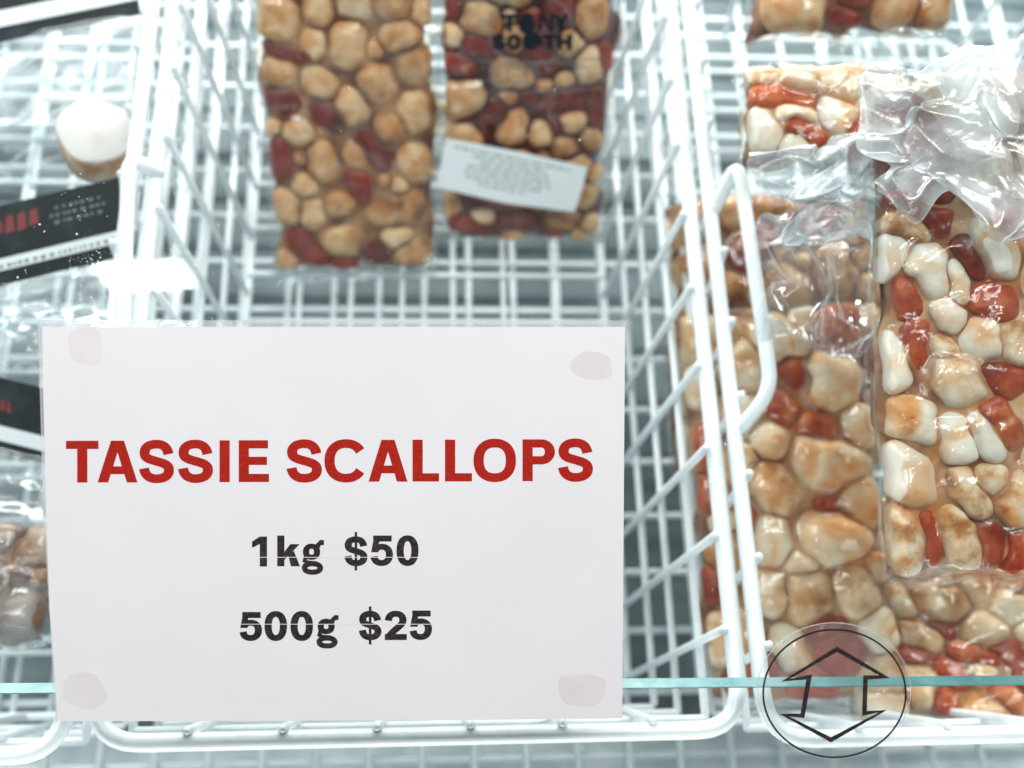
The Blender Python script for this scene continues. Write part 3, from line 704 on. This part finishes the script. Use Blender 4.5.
# middle basket: two flat bags standing against each other, feet on the basket floor
zf = Z_FLOOR + .008
BL, BR = atz(277, 264, zf), atz(436, 264, zf); TL = ext(BL, at(257, 0, .83), 1.35)
c1, M1, U1, V1 = bag('flat scallop bag at the left of the middle basket, without a label', BL, BR, TL, .030, .0150, .0215, 21, seeds=C1_SEEDS, juice=.88, dome=.85, spread=.14, roe=.20, tilt=.3)
sheet('film_flap', [atz(280, 288, zf - .004), atz(436, 278, zf - .004), BR + Vector((0, .004, .012)), BL + Vector((0, .004, .012))], c1, M_flap_clear, .003, 5, 40, 30, 8, 3)
BL, BR = atz(441, 236, zf), atz(597, 236, zf); TL = ext(BL, at(436, 0, .845), 1.35)
c2, M2, U2, V2 = bag('scallop bag with a white paper label and navy print in the middle basket', BL, BR, TL, .028, .0150, .0210, 34, jm=M_juice_red, fm=M_film, seeds=C2_SEEDS, juice=.88, dome=.85, spread=.14, roe=.50, tilt=.3)
def plane_on(Mx, h):
    n_ = Mx.to_3x3() @ Vector((0, 0, 1)); o_ = Mx @ Vector((0, 0, h)); im = Mx.inverted()
    return lambda x, y, k=0: im @ onp(x, y, o_ + n_ * k, n_)
lp = plane_on(M2, .0350)
m = MB(); m.prism([lp(*p) for p in [(446, 138), (515, 151), (587.5, 167), (582, 190), (574.5, 212), (505, 203), (437, 187), (441, 163)]][::-1], Vector((0, 0, .0004)))
lab = m.build('paper_label', M_lwhite, c2, smooth=False)
ik = Ink(lambda x, y, k: lp(x, y, .0006 + k)); g = random.Random(4)
ax = (587.5 - 446, 167 - 138); L0 = math.hypot(*ax); ux = (ax[0] / L0, ax[1] / L0); vx = (-.19, .98)
for r_ in range(7):
    s0 = [10, 30, 38, 26, 24, 26, 40][r_]; s1 = [128, 104, 108, 112, 112, 104, 90][r_]; tt = 6 + r_ * 5.3; s_ = s0
    while s_ < s1:
        l = g.uniform(4, 13); e_ = min(s_ + l, s1)
        q = [(446 + ux[0] * a + vx[0] * t, 138 + ux[1] * a + vx[1] * t) for a, t in [(s_, tt), (e_, tt), (e_, tt + 1.5), (s_, tt + 1.5)]]
        ik.poly(q); s_ = e_ + g.uniform(1.5, 3)
ik.b.build('label_print', M_lgrey, lab, smooth=False)
lp2 = plane_on(M2, .0370)
ik = Ink(lambda x, y, k: lp2(x, y, k))
for ch, a, b_, t, bt in [('T', 501, 518, 14, 32), ('N', 538.5, 553.5, 14, 32), ('Y', 553, 569, 14, 32), ('S', 492, 506, 34, 50), ('O', 506.5, 521, 34, 50), ('T', 543, 556, 34, 50), ('H', 557, 572, 34, 50)]:
    ik.glyph(ch, a, b_, t, bt, 3.6 if ch == 'N' else 5.2, 4.8)
ik.poly(blob(527, 24, 7.5, 12, 8)); ik.poly(blob(532, 41, 10, 9, 9)); 
ik.b.build('navy_print', M_navy, c2, smooth=False)
ik = Ink(lambda x, y, k: lp2(x, y, -.0003 + k))
ik.ribbon([(460, 58), (500, 62), (560, 62), (606, 58)], .8, .8); ik.ribbon([(462, 88), (500, 92), (560, 92), (604, 88)], .8, .8)
ik.arc(531, 30, 42, 34, 0, 360, 1.2, 1.2, closed=True, n=48)
for ch, a in [('E', 490), ('C', 508), ('O', 525), ('D', 575)]:
    if ch == 'D': ik.arc(582, 75, 8, 9, 0, 360, 1.2, 1.2, closed=True)
    else: ik.glyph(ch, a, a + 13, 67, 84, 1.6, 1.4)
ik.b.build('outline_print', M_lgrey, c2, smooth=False)

# right basket
BL, BR = at(708, 704, .745), at(900, 694, .735); TL = at(716, 318, .79)
bag('upright scallop bag between the bent handle and the largest bag, partly under that bag', BL, BR, TL, .042, .0185, .0265, 41, seeds=[(a, b_, c_ * 1.1, d, e_, f_) for a, b_, c_, d, e_, f_ in R2_SEEDS], spread=.34, rugged=1.0, dome=.75, juice=.88, pack=.88, roe=.18, margin=.0045, tilt=.35, fam=FAM_O, cell=.0024, jm=M_juice_amber)
BL, BR = at(881, 579, .618), at(1085, 570, .622); TL = at(853, 80, .624)
r1, Mr1, Ur, Vr = bag('largest scallop bag on top of the right pile, frosted film over its upper end', BL, BR, TL, .036, .0165, .0270, 52, seeds=[(a, b_, c_ * 1.22, d * 1.1, e_ * 1.1, f_) for a, b_, c_, d, e_, f_ in R1_SEEDS], spread=.42, rugged=1.2, dome=.75, juice=.88, pack=.9, roe=.24, margin=.004, fam=FAM_P, tilt=1.3, cell=.0022, jm=M_juice_amber)
sheet('film_flap', [at(872, 190, .573), at(1060, 250, .573), at(1040, 42, .585), at(856, 62, .585)], r1, M_flap_white, .0055, 15, 110, 100, 4, 5, bulge=.004, ragged=.006)
BL, BR = at(845, 730, .735), at(1100, 726, .735); TL = at(850, 500, .80)
bag('shaded scallop bag lying below the largest bag at the front of the right basket', BL, BR, TL, .040, .0180, .0260, 63, jm=M_juice_amber, seeds=R3_SEEDS, dome=.8, juice=.86, spread=.36, rugged=1.1, roe=.38, tilt=.8, fam=FAM_O)
BL, BR = at(742, 172, .69), at(900, 168, .69); TL = at(738, 74, .70)
r4, *_ = bag('small end of a scallop bag with orange roe above the gathered plastic', BL, BR, TL, .034, .0150, .0215, 74, jm=M_juice_amber, seeds=[(a, b_, c_ * 1.2, d, e_, f_) for a, b_, c_, d, e_, f_ in R4_SEEDS], spread=.42, rugged=1.2, pack=.9, roe=.36, fam=FAM_P, tilt=.5)
sheet('gathered_film', [at(768, 262, .635), at(884, 246, .63), at(880, 140, .62), at(752, 162, .635)], r4, M_flap_white, .010, 25, 90, 90, 4, 7, bulge=.008, ragged=.006)
BL, BR = at(748, 40, .80), at(945, 36, .80); TL = at(748, -170, .78)
r5, *_ = bag('farthest scallop bag in the right basket, cut by the top of the picture', BL, BR, TL, .036, .0190, .0265, 85, roe=.22, tilt=.3)
sheet('film_flap', [at(815, 74, .77), at(965, 66, .77), at(950, 30, .77), at(812, 34, .77)], r5, M_flap, .0045, 35, 60, 30, 10, 3)
BL, BR = at(672, 480, .86), at(885, 476, .86); TL = at(676, 200, .88)
bag('deep scallop bag under the pile, beyond the basket wires', BL, BR, TL, .04, .0185, .0260, 96, roe=.5, tilt=.4, cell=.004)
# creased clear film above the upright bag
cf = sheet('plastic_film', [at(768, 352, .650), at(868, 372, .645), at(872, 205, .635), at(752, 225, .645)], None, M_flap_clear, .009, 45, 120, 90, 6, 2, bulge=.004, ragged=.005)
tag(cf, 'loose creased clear plastic between the bent handle and the largest bag', 'plastic film')

# left basket: packets with black headers
def card(label, quad_px, d, bands, body_px, bd, seed, name='headed_packet'):
    c_ = at(*quad_px[0], d); u = at(*quad_px[1], d) - c_; v = at(*quad_px[3], d) - c_
    n_ = u.cross(v).normalized()
    if n_.dot(C - c_) < 0: n_ = -n_
    root = empty(name, c_); tag(root, label, 'packet', 'black headed packets in the left basket')
    L_ = lambda s, t, k: c_ * 0 + u * s + v * t + n_ * k
    b = MB(); pr_ = [L_(0, 0, 0), L_(1, 0, 0), L_(1, 1, 0), L_(0, 1, 0)]
    b.prism(pr_, n_ * -.0012); hd = b.build('header', M_lblk, root, smooth=False)
    for i, (s0, s1, t0, t1, m_, nm) in enumerate(bands):
        b = MB(); k = .0004 + i * .00006
        if nm == 'print':
            g = random.Random(seed + i); s_ = s0
            while s_ < s1:
                e_ = min(s1, s_ + g.uniform(.008, .022)); tj = g.uniform(0, .25) * (t1 - t0)
                b.add([L_(s_, t0 + tj, k), L_(e_, t0 + tj, k), L_(e_, t1, k), L_(s_, t1, k)], [(0, 1, 2, 3)]); s_ = e_ + g.uniform(.008, .02)
        elif nm == 'word':
            g = random.Random(seed); nn_ = 5
            for q_ in range(nn_):
                a_ = s0 + (s1 - s0) * q_ / nn_; c__ = s0 + (s1 - s0) * (q_ + .82) / nn_; h0 = t0 + (t1 - t0) * g.uniform(0, .2); h1 = t1 - (t1 - t0) * g.uniform(0, .25)
                b.add([L_(a_, h0, k), L_(c__, h0 + .01, k), L_(c__ - .008, h1, k), L_(a_ + .004, h1, k)], [(0, 1, 2, 3)])
        else:
            b.prism([L_(s0, t0, k), L_(s1, t0, k), L_(s1, t1, k), L_(s0, t1, k)], n_ * .0001)
        b.build('header_' + nm, m_, root if nm != 'x' else hd, smooth=False)
    if body_px:
        sheet('film_body', [at(x, y, bd) for x, y in body_px], root, M_flap_soft if seed == 3 else M_flap, .003 if seed == 3 else .005, seed, 60, 60, 3, 3, bulge=.006)
        sheet('film_back', [at(x, y, bd + .022) for x, y in body_px], root, M_flap_soft, .003, seed + 1, 40, 40, 4, 4)
    return root
p1 = card('packet with a black header cut off by the top left corner, round white piece inside', [(-90, 60), (140, 14), (130, -75), (-100, -30)], .80,
     [(0, 1, .16, .34, M_lwhite, 'band'), (.38, .98, .21, .26, M_lgrey, 'print')], [(-60, 190), (132, 168), (140, 14), (-90, 60)], .80, 3)
p2 = card('packet with a red word on its black header, just below the round white piece', [(-110, 312), (119, 257), (122, 184), (-110, 232)], .76,
     [(0, 1, .18, .33, M_lwhite, 'band'), (.40, .66, .62, .86, M_lred, 'word'), (.72, .93, .60, .64, M_lgrey, 'print'), (.70, .95, .69, .73, M_lgrey, 'print'), (.72, .92, .78, .82, M_lgrey, 'print'), (0, 1, .20, .25, M_lgrey, 'print')],
     [(-90, 392), (112, 372), (120, 262), (-100, 305)], .75, 13)
p3 = card('packet with a black header half hidden behind the left edge of the price sign', [(-110, 425), (95, 476), (95, 401), (-110, 350)], .74,
     [(0, 1, .16, .36, M_lwhite, 'band'), (.45, .60, .55, .72, M_lred, 'word')], [(-110, 590), (70, 580), (90, 470), (-110, 420)], .735, 23)
# the round white piece in the first packet
ctr = at(96, 130, .780); ww = (C - ctr).normalized(); uu = Vector((1, .1, 0)); uu = (uu - ww * uu.dot(ww)).normalized(); vv = ww.cross(uu)
axis = (ww * .80 + vv * .60).normalized(); uu = (uu - axis * uu.dot(axis)).normalized(); v2 = axis.cross(uu)
b = MB(); n = 40; g = random.Random(5); prof = [(0, .0), (.0262, .0), (.0270, -.0004), (.0276, -.0014), (.028, -.015), (.0268, -.027), (.02, -.031), (0, -.031)]
wob = [1 + .03 * math.sin(3 * 6.283 * i / n + 1) + .02 * math.sin(5 * 6.283 * i / n) for i in range(n)]
vs = [];
for r_, h_ in prof:
    for i in range(n):
        t = 2 * math.pi * i / n; vs.append((uu * math.cos(t) + v2 * math.sin(t)) * r_ * wob[i] + axis * (h_ + .0015 * (1 - (r_ / .028) ** 2)))
for a in range(len(prof) - 1):
    b.add([], [])
fs = [(a * n + i, a * n + (i + 1) % n, (a + 1) * n + (i + 1) % n, (a + 1) * n + i) for a in range(len(prof) - 1) for i in range(n)]
b.add(vs, [f[::-1] for f in fs]); b.m = [0 if k < 3 * n else 1 for k in range(len(fs))]
M_rind = pbr('browned_rind', (.52, .28, .13), .5, noise=(70, (.72, .62, .46), .4, .6))
M_whitepiece = pbr('white_fish', (.56, .54, .52), .5, noise=(60, (.46, .42, .37), .5, .75), sss=.1)
o = b.build('white_piece', [M_whitepiece, M_rind], None); o.location = ctr
im = p1.matrix_world.inverted(); o.parent = p1; o.matrix_parent_inverse = im
BL, BR = at(-130, 640, .70), at(47, 648, .70); TL = at(-140, 520, .74)
bag('bag of dark cooked shellfish at the left edge beside the price sign', BL, BR, TL, .030, .012, .019, 107, roe=.04, fam=FAM_D, name='shellfish_bag', group=None, fm=M_film_frost)

# ------------------------------------------------------------------ ceiling lamp whose image lies on the glass
ZC = 2.75
q = []
for px, py in [(92, 266), (180, 263), (194, 285), (112, 290)]:
    p = glass(px, py); d = (p - C).normalized(); r_ = d - gn * 2 * d.dot(gn); q.append(p + r_ * ((ZC - p.z) / r_.z))
ctr = sum(q, Vector()) / 4
lamp = empty('ceiling_lamp', ctr); tag(lamp, 'lit ceiling panel mirrored as a bright patch in the glass above the sign', 'lamp')
b = MB(); b.add([p - ctr for p in q], [(0, 1, 2, 3)]); b.build('diffuser', emit('lamp_light', (1, 1, 1), 75), lamp, smooth=False)
b = MB(); b.prism([(p - ctr) * 1.12 + Vector((0, 0, .004)) for p in q], Vector((0, 0, .03))); b.build('housing', M_liner, lamp, smooth=False)

# ------------------------------------------------------------------ ice specks and droplets on the glass
b = MB(); g = random.Random(9)
def speck(px, py, r, off):
    p = glass(px, py, off); n_ = 6
    vs = [p + gn * r * .6] + [p + (gu * math.cos(i * 6.283 / n_) + gv * math.sin(i * 6.283 / n_)) * r * g.uniform(.7, 1.2) for i in range(n_)]
    b.add(vs, [(0, 1 + i, 1 + (i + 1) % n_) for i in range(n_)])
for _ in range(260):
    speck(g.gauss(150, 55), g.gauss(272, 20), abs(g.gauss(0, .00022)) + .00008, .00002)
for _ in range(90): speck(g.gauss(92, 9), g.gauss(262, 9), abs(g.gauss(0, .0002)) + .00008, .00002)
for _ in range(25): speck(g.gauss(55, 30), g.gauss(215, 22), abs(g.gauss(0, .0003)) + .0001, .00002)
for _ in range(260): speck(g.uniform(0, 1024), g.uniform(0, 768), abs(g.gauss(0, .00018)) + .00007, .00002)
tag(b.build('ice_specks', M_speck), kind='stuff')
